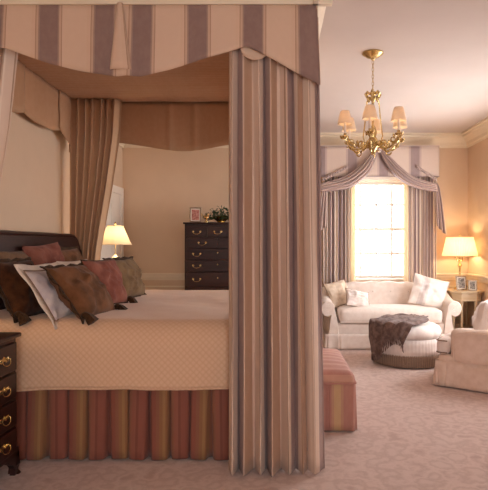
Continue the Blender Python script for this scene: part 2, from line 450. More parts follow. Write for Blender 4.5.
# near valance
zb = polyf([(-2.1, 2.31), (-1.53, 2.415), (-1.3, 2.335), (-1.1, 2.285), (-.9, 2.25), (-.75, 2.25), (-.6, 2.29), (-.4, 2.36), (-.16, 2.425), (-.09, 2.39), (0, 2.34), (.12, 2.27), (.26, 2.19)])
def near_val(u, v):
    x = lerp(XL+.02, CX1+.012, u); z = lerp(2.675, zb(x), v)
    y = CY0-.005-.02*v-.012*v*sin(x*7+1)+.005*nz(x*5, z*5)
    y -= .02*math.exp(-((x+.86-(.03*v))/.035)**2)*v
    xx = x+.018*v*sstep((x-.1)/.15)
    return (xx, y, z)
G().grid(near_val, 130, 10, lambda u, v: (lerp(XL+.02, CX1+.012, u)-(.10 if lerp(XL+.02, CX1+.012, u) < -.86 else 0), -v*.4)).build('valance', 'canopy_stripe', can, world=True, solid=.006)
# wedge pleat at the middle of the near valance
g = G()
g.grid(lambda u, v: (-.875+(u-.5)*(.03+.09*v)+.01*v, CY0-.024-.02*v-.012*sin(pi*u)-.006, lerp(2.665, 2.285, v)), 8, 8, lambda u, v: (-.60+.10*u, v*.4))
part_label(g.build('pleat', 'canopy_stripe', can, world=True, solid=.005), 'wedge shaped pleat at the middle of the near valance')
# small rounded jabot that fills the gap beside the corner
g = G()
g.grid(lambda u, v: (lerp(-.20, -.025, u), CY0-.002, lerp(2.6, 2.435-.08*sqrt(max(0, 1-(2*u-1)**2)), v)), 16, 6, lambda u, v: (.015+u*.04, v*.3))
part_label(g.build('jabot', 'canopy_stripe', can, world=True, solid=.005), 'small rounded flap between the valance scallops')
# foot and far valances, head valance
def foot_val(u, v):
    y = lerp(CY0-.01, CY1+.01, u); zz = 2.21+.2*abs(sin(pi*u*1.5+.0))**.8
    return (CX1+.012+.02*v, y, lerp(2.675, zz, v))
G().grid(foot_val, 60, 8, lambda u, v: (.26+u*2.4, v*.4)).build('valance', 'canopy_stripe', can, world=True, solid=.006)
def far_val(u, v):
    x = lerp(XL+.03, CX1, u); d = abs(x+.96)
    zz = 2.275+.09*sstep(d/.75)-.12*sstep((d-.95)/.3)
    y = CY1-.012*v*sin(x*9)-.015*math.exp(-((d-.13)/.02)**2)
    return (x, y, lerp(2.79, zz, v))
G().grid(far_val, 100, 8, lambda u, v: (u*2.4, v*.5)).build('valance', 'lining', can, world=True, solid=.006)
for y0, y1, dz, dx in ((3.02, 3.7, .36, 0), (3.62, 4.3, .38, .012), (4.25, 5.06, .36, 0), (4.98, 5.38, .50, .014)):
    def hv(u, v, y0=y0, y1=y1, dz=dz, dx=dx):
        y = lerp(y0, y1, u); e = abs(2*u-1)
        low = dz+.06*(1-e**3) if y1 < 5.2 else dz*(.72+.35*u)
        return (-2.08+dx+.012*nz(y*4, v*2, 5), y, 2.785-low*v)
    part_label(G().grid(hv, 24, 8, lambda u, v: (u*.5, v*.4)).build('valance', 'lining', can, world=True, solid=.008), 'plain tan scalloped valance on the headboard side')

# bed curtains (each hangs from the canopy)
def curtain_thing(name, label, pts, ztop, zbot, mat, lining=None, tie=None, **kw):
    g = G(); c = Vector(pts[0])
    root = thing(name, label, 'curtain', (pts[0][0], pts[0][1], zbot), group='curtains of the canopy bed' if 'bed' in name else None)
    if 'group' in root and False: pass
    drape_mesh(g, pts, ztop, zbot, **kw); g.build('curtain_panel', mat, root, world=True, solid=.006)
    return root
big = curtain_thing('bed_curtain', 'tall striped curtain hanging to the floor at the near foot corner of the canopy bed', [(-.264, 3.0), (.292, 3.0)], 2.62, .012, 'drape', folds=7, amp=.078, seed=8, widthf=lambda v: .93+.07*v, fab=2.4, nv=30, hem=.006, flare=.04, sharp=.35, ampf=lambda v: .42+.58*v)
g = G(); drape_mesh(g, [(.165, 3.08), (.165, 3.42)], 2.62, .012, folds=4, amp=.035, seed=15, nv=24); g.build('curtain_panel', 'drape', big, world=True, solid=.006)
def wf_far(v): return .62+.38*sstep(1-v*1.35) if v < .74 else .62-.02*sstep((v-.74)/.1)
def far_w(v):
    z = lerp(2.78, .02, v)
    return polyf([(0, .5), (1.0, .54), (1.25, .59), (1.9, .82), (2.4, .96), (2.78, 1)])(z)
ct = curtain_thing('bed_curtain', 'tan curtain drawn back to the wall at the far head corner of the canopy bed', [(-2.08, 5.28), (-1.555, 5.28)], 2.78, .02, 'head_drape', folds=7, amp=.035, seed=9, fab=2.0, widthf=far_w, nv=34)
g = G(); g.tube([(-2.165, 5.2, 1.33), (-2.12, 5.2, 1.33), (-2.10, 5.2, 1.36)], .012); g.sphere((-2.085, 5.2, 1.37), .035, .035, .035); g.tube([(-2.165, 5.2, 1.26), (-2.12, 5.19, 1.25), (-2.09, 5.19, 1.29)], .012)
g.sphere((-2.12, 5.2, 1.30), .02, .02, .05)
tag(g.build('curtain_holdback', 'brass'), 'brass curtain holdback on the wall at the far end of the headboard', 'curtain holdback')
def near_w(v):
    z = lerp(2.60, .02, v)
    return polyf([(0, .42), (1.1, .40), (1.3, .62), (1.6, .79), (2.0, .90), (2.6, 1)])(z)
curtain_thing('bed_curtain', 'pale striped curtain swept to the left at the near head corner of the canopy bed', [(-2.12, 3.07), (-1.505, 3.07)], 2.62, .02, 'drape', folds=6, amp=.03, seed=3, fab=2.0, widthf=near_w, nv=34)
curtain_thing('bed_curtain', 'curtain at the far foot corner of the canopy bed, behind the large near curtain', [(-.12, 5.3), (.16, 5.3)], 2.78, .02, 'head_drape', folds=4, amp=.025, seed=4, fab=2.0)

# ------------------------------------------------------------------ BED
ZT = .835; BX0, BX1, BY0, BY1 = -1.93, .15, 3.125, 5.34
bed = thing('canopy_bed', 'large high bed with dark headboard and rust striped pleated skirt under the fabric canopy', 'bed', (-.9, 4.27, 0))
G().box(BX0, BX1-.03, BY0+.03, BY1-.03, .50, ZT-.03).build('mattress', 'linen', bed, world=True, bevel=.06)
G().box(BX0, BX1-.06, BY0+.08, BY1-.06, .28, .50).build('box_spring', 'linen', bed, world=True, bevel=.02)
for x in (BX0+.06, BX1-.2):
    for y in (BY0+.15, BY1-.15):
        G().box(x-.04, x+.04, y-.04, y+.04, 0, .3).build('leg', 'mahogany', bed, world=True, bevel=.006)
hb = [(3.14, .1), (3.14, 1.24), (3.20, 1.29), (3.27, 1.36), (3.35, 1.375), (5.04, 1.375), (5.12, 1.37), (5.2, 1.33), (5.26, 1.26), (5.33, 1.22), (5.4, 1.21), (5.4, .1)]
g = G(); g.prism(hb, 'x', -2.03, -1.965)
ho = g.build('headboard', 'mahogany', bed, world=True, bevel=.008, flat=True)
g = G(); g.tube([(-1.99, y, z+.012) for y, z in hb[2:-2]], .022, 8); g.build('headboard_rail', 'mahogany', ho, world=False)
ho2 = bpy.data.objects['headboard_rail']; ho2.location = -worigin(ho)
# skirt with box pleats
NPL = 10; pw = .1235
f, tot = path_of([(-1.75, 3.158), (.125, 3.158), (.125, 5.3)], .03)
def sk(u, v):
    s = u*tot; ph = s/pw; fr = ph-math.floor(ph)
    e = min(fr, 1-fr)
    gap = math.exp(-(e/(.04+.05*v))**2)
    off = .012+.010*sin(pi*fr)-.05*gap*(.45+.55*v) + .018*v + .008*nz(s*5, v*1.5, 3)*v
    lean = .01*v*sin(math.floor(ph)*2.4)
    p, n = f(min(1, max(0, u+lean/tot)))
    return (p.x+n.x*off, p.y+n.y*off, lerp(.56, .012, v)+.004*sin(ph*2.1)*v)
G().grid(sk, 560, 10, lambda u, v: (u*tot+.03, v*.5)).build('bed_skirt', 'skirt', bed, world=True, solid=.004)
# coverlet
HX = .385; rr = .18
def cov(u, v):
    sx = lerp(-1.93, BX1+HX, u); sy = lerp(BY0-HX-.012, BY1+.34, v)
    cx = min(sx, BX1-.10); cy = min(max(sy, BY0+.10), BY1-.10)
    ex, ey = sx-cx, sy-cy; e = sqrt(ex*ex+ey*ey)
    dome = -.012*((abs(cx+.85)/1.1)**3)-.01*(abs(cy-4.27)/1.1)**4 + .008*nz(sx*2.2, sy*2.2, 1)+.004*nz(sx*7, sy*7, 2)
    z = ZT+.012+dome
    if e < 1e-6: return (cx, cy, z)
    d = Vector((ex, ey))/e
    m = max(abs(ex), abs(ey)); e = m if (abs(ex) > 0 and abs(ey) > 0) else e
    a = min(e/rr, pi/2); out = rr*sin(a)*.66; dz = rr*(1-cos(a))
    hang = max(0, e-rr*pi/2); dz += hang
    w = hang/.3
    s = sx if abs(ey) > abs(ex) else sy
    out += w*(.012+.014*sin(s*7.5+1.2)+.01*nz(s*6, 0, 3)) + .006*nz(s*14, e*8, 9)*w
    out += .007*w*sin(sx*8+e*13)*max(0, nz(sx*1.3, 4)+.3)
    return (cx+d.x*out, cy+d.y*out-0, z-dz+.012*w*nz(s*3, 1, 6))
cv = thing('coverlet', 'peach diamond-quilted coverlet spread over the bed', 'coverlet', (-.9, 4.27, ZT))
G().grid(cov, 120, 130, lambda u, v: (u*2.5, v*2.9)).build('quilt', 'coverlet', cv, world=True, solid=.012)
pts = [cov(u/90, 0) for u in range(91)]
G().tube(pts, .008, 6).build('hem_cord', 'coverlet', cv, world=True)

# pillows -----------------------------------------------------------------
def pillow_mesh(w, h, t, seed=0, pinch=.07, wr=.03, n=22, sag=0):
    g = G()
    def side(sg):
        def fn(u, v):
            s = 2*u-1; q = 2*v-1
            x = s*w/2*(1-pinch*(1-q*q)**1.0); z = h/2+q*h/2*(1-pinch*(1-s*s))
            b = ((1-s*s)*(1-q*q))
            y = sg*t/2*(b**.42)
            k = wr*b**.3*(nz(s*2.2+seed, q*2.2, sg)+.6*nz(s*5+seed, q*5, sg+3))
            y += sg*k - sag*b*.5
            z -= sag*(1-abs(q))*.4
            return (x, y, z)
        return fn
    uvf = lambda u, v: (u*w, v*h)
    g.grid(side(-1), n, n, uvf); g.grid(side(1), n, n, uvf)
    return g
def edge_pts(w, h, pinch=.07, n=14):
    out = []
    for a in range(4):
        for i in range(n):
            t = 2*i/n-1
            s, q = ((t, -1), (1, t), (-t, 1), (-1, -t))[a]
            out.append((s*w/2*(1-pinch*(1-q*q)), 0, h/2+q*h/2*(1-pinch*(1-s*s))))
    return out
def pillow(name, label, cat, loc, w, h, t, lean, yaw, mat, roll=0, fringe=None, tassel=None, piping=None, flange=None, seed=0, group=None, pinch=.07):
    root = thing(name, label, cat, loc, (-R(lean), R(roll), R(yaw)), group)
    c = pillow_mesh(w, h, t, seed, pinch).build('cushion', mat, root, weld=True)
    ep = edge_pts(w, h, pinch); N = len(ep)
    if fringe:
        g = G(); cx, cz = 0, h/2
        def ff(u, v):
            i = int(round(u*N)) % N; p = ep[i]; d = Vector((p[0]-cx, 0, p[2]-cz)).normalized()
            L = .026*v*(1+.18*sin(i*2.9))
            return (p[0]+d.x*L, .012*sin(i*1.7)*v, p[2]+d.z*L)
        g.grid(ff, N, 3, closeu=False); g.build('fringe', fringe, root, solid=.008)
    if piping:
        G().tube(ep+[ep[0]], .006, 6).build('piping', piping, root)
    if flange:
        g = G()
        def fl(u, v):
            i = int(round(u*N)) % N; p = ep[i]; d = Vector((p[0], 0, p[2]-h/2))
            d = Vector((max(-1, min(1, d.x/(w/2)*1.02)), 0, max(-1, min(1, d.z/(h/2)*1.02))))
            return (p[0]+d.x*.05*v, .006*sin(i*.9)*v, p[2]+d.z*.05*v)
        g.grid(fl, N, 2); g.build('flange', flange, root, solid=.005)
    if tassel:
        for sx in (-1, 1):
            g = G(); p = (sx*w/2*.98, -.01, .0)
            g.sphere((p[0], p[1]-.02, p[2]+.02), .024); g.lathe([(.006, .02), (.022, .0), (.030, -.03), (.036, -.055), (.001, -.06)], (p[0], p[1]-.035, p[2]+.01), 14, wob=lambda a, z: .15*sin(a*5))
            g.build('tassel', tassel, root)
    return root
Z = ZT+.02
gp = 'pillows on the bed'
# back row of tall shams against the headboard
pillow('pillow', 'taupe pillow propped on the headboard at the far left of the pile', 'pillow', (-1.86, 3.86, Z), .52, .42, .15, 12, 90, 'taupe_velvet', seed=1, group=gp)
pillow('pillow', 'dusty rose pillow leaning on the headboard between two brown ones, back row', 'pillow', (-1.79, 4.22, Z+.05), .50, .42, .15, 14, 82, 'rose_velvet', seed=2, roll=-4, group=gp)
pillow('pillow', 'tan velvet pillow against the headboard end beside the far curtain', 'pillow', (-1.78, 4.66, Z), .60, .43, .15, 14, 90, 'tan_velvet', seed=3, group=gp, fringe='fringe')
pillow('pillow', 'white linen pillow peeking out behind the large fringed brown pillow', 'pillow', (-1.58, 4.35, Z), .60, .34, .12, 20, 88, 'linen', seed=4, group=gp)
pillow('pillow', 'dark brown velvet pillow with tassels nearest the headboard, at the bed edge', 'pillow', (-1.55, 3.38, Z-.01), .46, .40, .17, 28, 84, 'brown_velvet', seed=5, fringe='fringe', tassel='fringe', group=gp)
pillow('pillow', 'pale linen pillow with a flat border, between two dark brown pillows', 'pillow', (-1.315, 3.36, Z-.02), .40, .37, .11, 34, 84, 'linen_blue', seed=6, flange='linen', piping='piping', group=gp)
pillow('pillow', 'large golden brown velvet pillow with dark fringe and tassel in the front middle', 'pillow', (-1.14, 3.40, Z-.02), .46, .41, .19, 38, 82, 'tan_velvet', seed=7, fringe='fringe', tassel='fringe', group=gp)
pillow('pillow', 'rose velvet pillow with tassels leaning in front of the olive pillow', 'pillow', (-1.19, 3.82, Z), .42, .36, .15, 20, 76, 'rose_velvet', seed=8, tassel='fringe', piping='fringe', group=gp)
pillow('pillow', 'olive velvet pillow with dark fringe, farthest toward the foot of the bed', 'pillow', (-1.20, 4.40, Z), .56, .35, .17, 20, 84, 'olive_velvet', seed=9, fringe='fringe', group=gp)

# ------------------------------------------------------------------ chests
def bail(g, cx, y, z, s=1.0, plate=True):
    for sx in (-1, 1):
        g.lathe([(.001, 0), (.012*s, 0), (.012*s, .004), (.005*s, .008), (.004*s, .018), (.001, .018)], (0, 0, 0), 10)
        n = 10*6; vs = g.v[-60:]
        g.v[-60:] = [(cx+sx*.042*s+v[0], y-v[2], z+v[1]) for v in vs]
    g.tube([(cx+.042*s*cos(a)*-1, y-.016-.008*sin(a), z-.03*s*sin(a)**.7) for a in [pi*i/10 for i in range(11)]], .0028*s, 6)
    if plate: g.add([(cx-.05*s, y-.002, z+.012*s), (cx-.03*s, y-.002, z-.018*s), (cx, y-.002, z-.008*s), (cx+.03*s, y-.002, z-.018*s), (cx+.05*s, y-.002, z+.012*s), (cx+.02*s, y-.002, z+.008*s), (cx, y-.002, z+.02*s), (cx-.02*s, y-.002, z+.008*s)], [tuple(range(8))])
def chest(name, label, loc, yaw, w, d, h, rows, hs=1.0, foot=.12, keyhole=True):
    """front faces local -y; loc = centre on the floor; rows = [(z0, z1, [(x0, x1, [handle xs])])]"""
    root = thing(name, label, 'chest of drawers', loc, (0, 0, R(yaw)))
    G().box(-w/2, w/2, -d/2+.01, d/2, foot, h-.025).build('body', 'mahogany', root, bevel=.004, flat=True)
    g = G(); g.box(-w/2-.02, w/2+.02, -d/2-.015, d/2, h-.025, h); o = g.build('top', 'mahogany', root, bevel=.008, flat=True)
    g = G(); g.box(-w/2-.012, w/2+.012, -d/2-.004, d/2, foot-.012, foot+.03); g.build('base_moulding', 'mahogany', root, bevel=.006, flat=True)
    for sx in (-1, 1):                                   # ogee bracket feet
        for sy in (-1, 1):
            g = G(); X = sx*(w/2+.01); Y = sy*(d/2) if sy > 0 else -d/2-.004
            prof = [(0, foot), (0, foot*.8), (.006, foot*.45), (-.012, foot*.2), (.012, 0), (-.05, 0), (-.045, foot*.3), (-.07, foot*.55), (-.12, foot*.75), (-.15, foot)]
            g.prism([(X+sx*a, z) for a, z in prof], 'y', *sorted((Y, Y-sy*.03)))
            g.prism([(Y+(-a if sy < 0 else min(a, 0)), z) for a, z in prof], 'x', *sorted((X, X-sx*.03)))
            g.build('foot', 'mahogany', root, flat=True)
    for z0, z1, cols in rows:
        for x0, x1, hx in cols:
            dr = G().box(x0+.004, x1-.004, -d/2-.008, -d/2+.03, z0+.004, z1-.004).build('drawer', 'mahogany', root, bevel=.005, flat=True)
            for q in hx:
                g = G(); bail(g, q, -d/2-.008, (z0+z1)/2+.006, hs, hs < 1.05); g.build('handle', 'brass', dr)
            if len(hx) > 1:
                e = G().lathe([(.001, 0), (.009, 0), (.009, .003), (.001, .003)], (0, 0, 0), 10).build('escutcheon', 'brass', dr)
                e.rotation_euler = (pi/2, 0, 0); e.location = ((x0+x1)/2, -d/2-.008, (z0+z1)/2+.02)
    return root
# bedside chest, near: front faces +x ; local x -> world y
W = .62
rows = [(.13, .275), (.28, .43), (.435, .585), (.59, .755)]
rws = [(a, b, [(-W/2+.02, W/2-.02, [-.14, .14])]) for a, b in rows]
chest('bedside_chest', 'dark mahogany bedside chest of four drawers at the near left edge, beside the bed', (-1.72, 2.66, 0), 90, W, .50, .80, rws, 1.0)
# tall chest
cw = .86
def zr(y): return 1.3+(245-y)/77.6
rws = []
w3 = (cw-.05)/3; x0 = -cw/2+.025
rws.append((zr(237.5), zr(226.5), [(x0+i*w3, x0+(i+1)*w3, [x0+(i+.5)*w3]) for i in range(3)]))
rws.append((zr(248.5), zr(237.5), [(x0, -.0, [-.2]), (.0, -x0, [.2])]))
rws.append((zr(260), zr(248.5), [(x0, -x0, [x0+w3/2, -x0-w3/2])]))
rws.append((zr(272), zr(260), [(x0, -x0, [x0+w3/2, -x0-w3/2])]))
rws.append((zr(287), zr(272), [(x0, -x0, [x0+w3/2, -x0-w3/2])]))
rws.append((.55, zr(287), [(x0, -x0, [x0+w3/2, -x0-w3/2])]))
rws.append((.33, .545, [(x0, -x0, [x0+w3/2, -x0-w3/2])]))
rws.append((.14, .325, [(x0, -x0, [x0+w3/2, -x0-w3/2])]))
chest('tall_chest', 'tall dark mahogany chest of drawers with brass pulls against the back wall beyond the bed', (-.74, 7.0, 0), 0, cw, .55, 1.595, rws, 1.1)
# far nightstand behind the bed
g = thing('nightstand', 'small dark nightstand under the lit lamp on the far side of the bed', 'nightstand', (-1.82, 5.78, 0))
G().box(-.22, .22, -.2, .2, .14, .72).build('body', 'mahogany', g, bevel=.005, flat=True)
G().box(-.25, .25, -.23, .23, .72, .75).build('top', 'mahogany', g, bevel=.008, flat=True)
for x in (-.2, .2):
    for y in (-.18, .18): G().box(x-.02, x+.02, y-.02, y+.02, 0, .14).build('leg', 'mahogany', g, flat=True)
d = G().box(.22, .235, -.18, .18, .5, .69).build('drawer', 'mahogany', g, bevel=.004, flat=True)
G().sphere((.25, 0, .6), .015).build('knob', 'brass', d)

# ------------------------------------------------------------------ lamps
def lamp(name, label, loc, prof, mat, zs0, zs1, r0, r1, power, shade_mat='shade', pleats=60, arms=False, group=None):
    root = thing(name, label, 'lamp', loc, group=group)
    G().lathe(prof, seg=28).build('lamp_base', mat, root)
    zt = prof[-1][1]
    G().tube([(0, 0, zt-.01), (0, 0, zs1+.0)], .005, 8).build('lamp_rod', 'brass', root)
    g = G(); g.lathe([(.001, zs1+.045), (.008, zs1+.035), (.011, zs1+.02), (.005, zs1+.008), (.009, zs1), (.001, zs1-.004)], seg=12); g.build('finial', 'brass', root)
    if arms:
        for a in range(4):
            g = G(); q = a*pi/2+.4; c, s = cos(q), sin(q)
            g.tube([(c*r, s*r, z) for r, z in ((.01, zs0-.06), (.03, zs0-.075), (.055, zs0-.06), (.065, zs0-.03), (.065, zs0-.015))], .006, 8)
            g.lathe([(.001, 0), (.022, .006), (.026, .014), (.010, .016), (.010, .05), (.001, .05)], (c*.065, s*.065, zs0-.02), 12)
            g.build('candle_arm', 'brass', root)
    def sh(u, v):
        a = 2*pi*u; r = lerp(r0, r1, v**.9)*(1+.012*sin(a*pleats))
        return (r*cos(a), r*sin(a), lerp(zs0, zs1, v))
    s = G().grid(sh, pleats*4, 6, closeu=True).build('lamp_shade', shade_mat, root)
    g = G()
    for r, z in ((r0, zs0), (r1, zs1)): G().tube([(r*cos(2*pi*i/32), r*sin(2*pi*i/32), z) for i in range(33)], .004, 6).build('shade_trim', shade_mat, s)
    for i in range(3):
        a = 2*pi*i/3; g.tube([(0, 0, zs1-.01), (r1*cos(a), r1*sin(a), zs1)], .002, 4)
    g.build('shade_spider', 'brass', s)
    l = bpy.data.lights.new('bulb', 'POINT'); l.energy = power; l.color = LAMP; l.shadow_soft_size = .035
    o = bpy.data.objects.new('bulb', l); COL.objects.link(o); o.parent = root; o.location = (0, 0, lerp(zs0, zs1, .42))
    return root
candl = [(.001, 0), (.075, 0), (.08, .012), (.06, .03), (.03, .045), (.018, .06), (.024, .09), (.030, .12), (.018, .16), (.012, .22), (.014, .29), (.028, .325), (.012, .35), (.01, .40), (.001, .402)]
lamp('table_lamp', 'lit lamp with wide cream pleated shade and brass base on the corner table', (2.505, 7.05, .70), candl, 'brass', .455, .705, .232, .175, P_TABLE, arms=True)
urn = [(.001, 0), (.065, 0), (.07, .015), (.04, .03), (.03, .05), (.055, .09), (.08, .16), (.078, .22), (.05, .29), (.03, .33), (.045, .35), (.045, .40), (.025, .42), (.012, .44), (.001, .442)]
lamp('table_lamp', 'lit lamp with tapered shade and pale urn base on the far bedside nightstand', (-1.775, 5.78, .75), urn, 'bone_china', .555, .765, .175, .085, P_FAR, shade_mat='shade_dense', pleats=8)
lamp('table_lamp', 'lamp with cream shade on the near bedside chest, just left of the bed pillows', (-1.85, 2.55, .80), urn, 'bone_china', .50, .74, .17, .10, P_NEAR, pleats=8)

# ------------------------------------------------------------------ picture frames, plant
def picture(name, label, loc, yaw, w, h, lean, frame, pic, b=.018, mount=.012):
    root = thing(name, label, 'picture frame', loc, (-R(lean), 0, R(yaw)))
    g = G(); g.box(-w/2, w/2, -.008, .008, 0, b); g.box(-w/2, w/2, -.008, .008, h-b, h); g.box(-w/2, -w/2+b, -.008, .008, b, h-b); g.box(w/2-b, w/2, -.008, .008, b, h-b)
    g.build('frame', frame, root, bevel=.003, flat=True)
    G().box(-w/2+b, w/2-b, -.002, .004, b, h-b).build('mount', 'mount', root, flat=True)
    q = b+mount; G().box(-w/2+q, w/2-q, -.004, -.002, q, h-q).build('photograph', pic, root, flat=True)
    G().prism([(.006, h*.7), (.012, h*.7), (.075, .02), (.065, .02)], 'x', -.02, .02).build('easel_back', 'dark', root, flat=True)
    return root
picture('picture_frame', 'silver frame with a pink photograph standing on the tall chest', (-1.045, 6.83, 1.597), 8, .155, .20, 8, 'silver', 'photo_pink')
picture('picture_frame', 'larger silver photo frame, left one of two on the corner table', (2.475, 6.88, .702), 10, .15, .19, 10, 'silver', 'photo_dark')
picture('picture_frame', 'smaller silver photo frame, right one of two on the corner table', (2.585, 6.80, .702), -12, .11, .14, 12, 'silver', 'photo_dark', b=.012)
pl = thing('potted_plant', 'leafy green arrangement in a low brass bowl on the tall chest', 'plant', (-.72, 6.95, 1.597))
G().lathe([(.001, 0), (.06, 0), (.05, .012), (.10, .05), (.12, .08), (.11, .082), (.001, .07)], seg=20).build('bowl', 'brass', pl)
g = G(); rnd = random.Random(3)
for i in range(230):
    a = rnd.uniform(0, 2*pi); q = rnd.random()**.6; x = .24*q*cos(a); y = .13*q*sin(a); z = .02+(.15+.05*rnd.random())*(1-q*q*.75)*rnd.uniform(.35, 1.15)
    s = rnd.uniform(.018, .034); d = Vector((rnd.uniform(-1, 1), rnd.uniform(-1, 1), rnd.uniform(-.3, .8))).normalized(); t = d.cross(Vector((rnd.uniform(-1, 1), .3, 1))).normalized()
    p = Vector((x, y, z)); nn = d.cross(t)*.2*s
    g.add([p-d*s, p+t*s*.5+nn, p+d*s, p-t*s*.5+nn], [(0, 1, 2, 3)])
fo = g.build('foliage', 'leaf', pl, solid=.001)
g = G()
for i in range(14):
    a = rnd.uniform(0, 2*pi); x = .18*cos(a)*rnd.random(); y = .09*sin(a)*rnd.random(); g.tube([(x*.3, y*.3, .06), (x*.8, y*.8, .12), (x*1.2, y*1.2, .17)], .002, 5)
g.tube([(.1, 0, .08), (.12, 0, .2), (.13, 0, .25)], .002, 5); g.sphere((.13, 0, .25), .022)
g.build('stems', 'leaf', pl)
orn = thing('brass_ornament', 'small brass bird ornament between the photo frame and the plant on the tall chest', 'ornament', (-.905, 6.84, 1.597))
g = G(); g.lathe([(.001, 0), (.03, 0), (.03, .01), (.01, .02), (.008, .04), (.001, .042)], seg=14); g.build('stand', 'brass', orn)
g = G(); g.sphere((0, 0, .065), .034, .02, .026, 14); g.sphere((.022, 0, .10), .016, .014, .016, 12); g.tube([(.036, 0, .10), (.052, 0, .098)], .003, 6, [.004, .001]); g.tube([(-.02, 0, .07), (-.045, 0, .09), (-.06, 0, .12)], .006, 6, [.012, .010, .003]); g.tube([(.012, 0, .08), (.02, 0, .095)], .012, 8)
g.build('bird', 'brass', orn)

# ------------------------------------------------------------------ corner table
tb = thing('corner_table', 'pale painted side table with canted front and slim legs in the corner behind the armchair', 'table', (2.52, 7.05, 0))
def octo(x0, x1, y0, y1, c): return [(x0, y1), (x0, y0+c), (x0+c*.9, y0), (x1-c*.9, y0), (x1, y0+c), (x1, y1)]
G().prism(octo(-.215, .215, -.34, .32, .11), 'z', .675, .70).build('tabletop', 'table_wood', tb, bevel=.005, flat=True)
G().prism(octo(-.19, .19, -.31, .29, .10), 'z', .57, .675).build('apron', 'table_wood', tb, bevel=.003, flat=True)
G().prism(octo(-.17, .17, -.28, .26, .09), 'z', .17, .19).build('shelf', 'table_wood', tb, bevel=.003, flat=True)
leg = [(.016, 0), (.020, .02), (.013, .05), (.018, .15), (.02, .19), (.014, .22), (.020, .5), (.024, .55), (.024, .58)]
for x, y in ((-.09, -.28), (.09, -.28), (-.165, .25), (.165, .25), (-.165, -.19), (.165, -.19)):
    G().lathe(leg, (x, y, 0), 12).build('leg', 'table_wood', tb)

# ------------------------------------------------------------------ window treatment
yw = 7.22
for lab, x0, x1, sd in (('striped curtain hanging left of the window behind the sofa arm', .66, 1.06, 11), ('striped curtain hanging right of the window, nearest the corner lamp', 1.84, 2.24, 12)):
    root = thing('window_curtain', lab, 'curtain', ((x0+x1)/2, yw, 0), group='curtains of the sofa window')
    g = G(); drape_mesh(g, [(x0, yw), (x1, yw)], 2.5, .015, 8, .03, seed=sd, fab=1.9, nv=16); g.build('curtain_panel', 'drape_window', root, world=True, solid=.005)
    g = G(); xe = x1+.02 if x0 < 1 else x0-.02
    g.grid(lambda u, v: (xe+(u-.5)*.075, yw-.01+.012*sin(u*6+v), lerp(2.5, .015, v)), 6, 10); part_label(g.build('lining_edge', 'sheer', root, world=True, solid=.004), 'cream lining turned out along the window side')
lam = thing('window_valance', 'straight striped pelmet across the top of the sofa window, behind the swags', 'valance', (1.44, 7.15, 2.45))
g = G()
zbw = lambda x: 2.235+.0*x
f, tot = path_of([(.62, 7.38), (.62, 7.11), (2.25, 7.11), (2.25, 7.38)], .015)
def lv(u, v):
    p, n = f(u); return (p.x+n.x*.0, p.y+.004*sin(p.x*11), lerp(2.66, 2.235-.03*math.exp(-((p.x-1.43)/.75)**8*0)*0, v))
g.grid(lv, 70, 6, lambda u, v: (u*tot-.27+.62, v*.4)); g.build('pelmet', 'lambrequin', lam, world=True, solid=.006)
g = G(); g.tube([(.625, 7.10, 2.655), (2.245, 7.10, 2.655)], .008, 6); g.tube([(.625, 7.10, 2.238), (2.245, 7.10, 2.238)], .006, 6); g.build('piping', 'swag', lam, world=True)
def PX(x, y, d=7.05): P = 520/d; return ((x-275)/P, 1.3+(245-y)/P)
def swag(label, up, lo):
    root = thing('window_swag', label, 'swag', (1.44, 7.05, 2.5), group='swags over the sofa window')
    up = [PX(*p) for p in up]; lo = [PX(*p) for p in lo]
    def cr(P, t):
        n = len(P)-1; t = t*n; i = min(int(t), n-1); t -= i
        p = [P[max(0, i-1)], P[i], P[i+1], P[min(n, i+2)]]
        return [.5*((2*p[1][k])+(-p[0][k]+p[2][k])*t+(2*p[0][k]-5*p[1][k]+4*p[2][k]-p[3][k])*t*t+(-p[0][k]+3*p[1][k]-3*p[2][k]+p[3][k])*t**3) for k in (0, 1)]
    def fn(u, v):
        a, b = cr(up, u), cr(lo, u); bul = sin(pi*min(1, max(0, u)))**.5
        vv = v
        return (lerp(a[0], b[0], vv), 7.06-.05*bul*sin(pi*v)-.018*bul*sin(v*2*pi*4.5+u*1.5), lerp(a[1], b[1], vv))
    G().grid(fn, 40, 44, lambda u, v: (u, v*.25)).build('swag_cloth', 'swag', root, world=True, solid=.006)
    return root
sl = swag('draped fabric swag falling from the top centre to the left side of the window', [(375, 149), (366, 158), (357, 168), (343, 177), (320, 184)], [(378, 152), (374, 163), (367, 175), (349, 188), (321, 192)])
sr = swag('draped fabric swag falling from the top centre to the right side of the window', [(383, 150), (391, 157), (400, 166), (414, 177), (437, 184)], [(380, 152), (386, 164), (397, 177), (416, 188), (438, 192)])
g = G(); g.sphere((PX(379, 150)[0], 7.03, PX(379, 150)[1]), .035, .03, .04, 14); part_label(g.build('rosette', 'swag', sl, world=True), 'gathered rosette at the top centre')
for lab, xs, s in (('short fabric tail cascading at the right end of the swag, beside the lamp', 437, 1), ('short fabric tail cascading at the left end of the swag, beside the bed curtain', 326, -1)):
    root = thing('swag_tail', lab, 'swag tail', (PX(xs, 186)[0], 7.05, 2.0), group='tails of the window swags')
    g = G()
    def tl(u, v, xs=xs, s=s):
        w = lerp(2, 9.5, v**.6); x = xs+s*(u*w+1*v-1); y = lerp(183, 226+9*u, v)
        a = PX(x, y); return (a[0], 7.06-.02*sin(u*2*pi*2.5)*(.4+v), a[1])
    g.grid(tl, 30, 14, lambda u, v: (v, u*.22)).build('tail_cloth', 'swag', root, world=True, solid=.005) if False else g.grid(tl, 30, 14, lambda u, v: (v, u*.22))
    g.build('tail_cloth', 'swag', root, world=True, solid=.005)
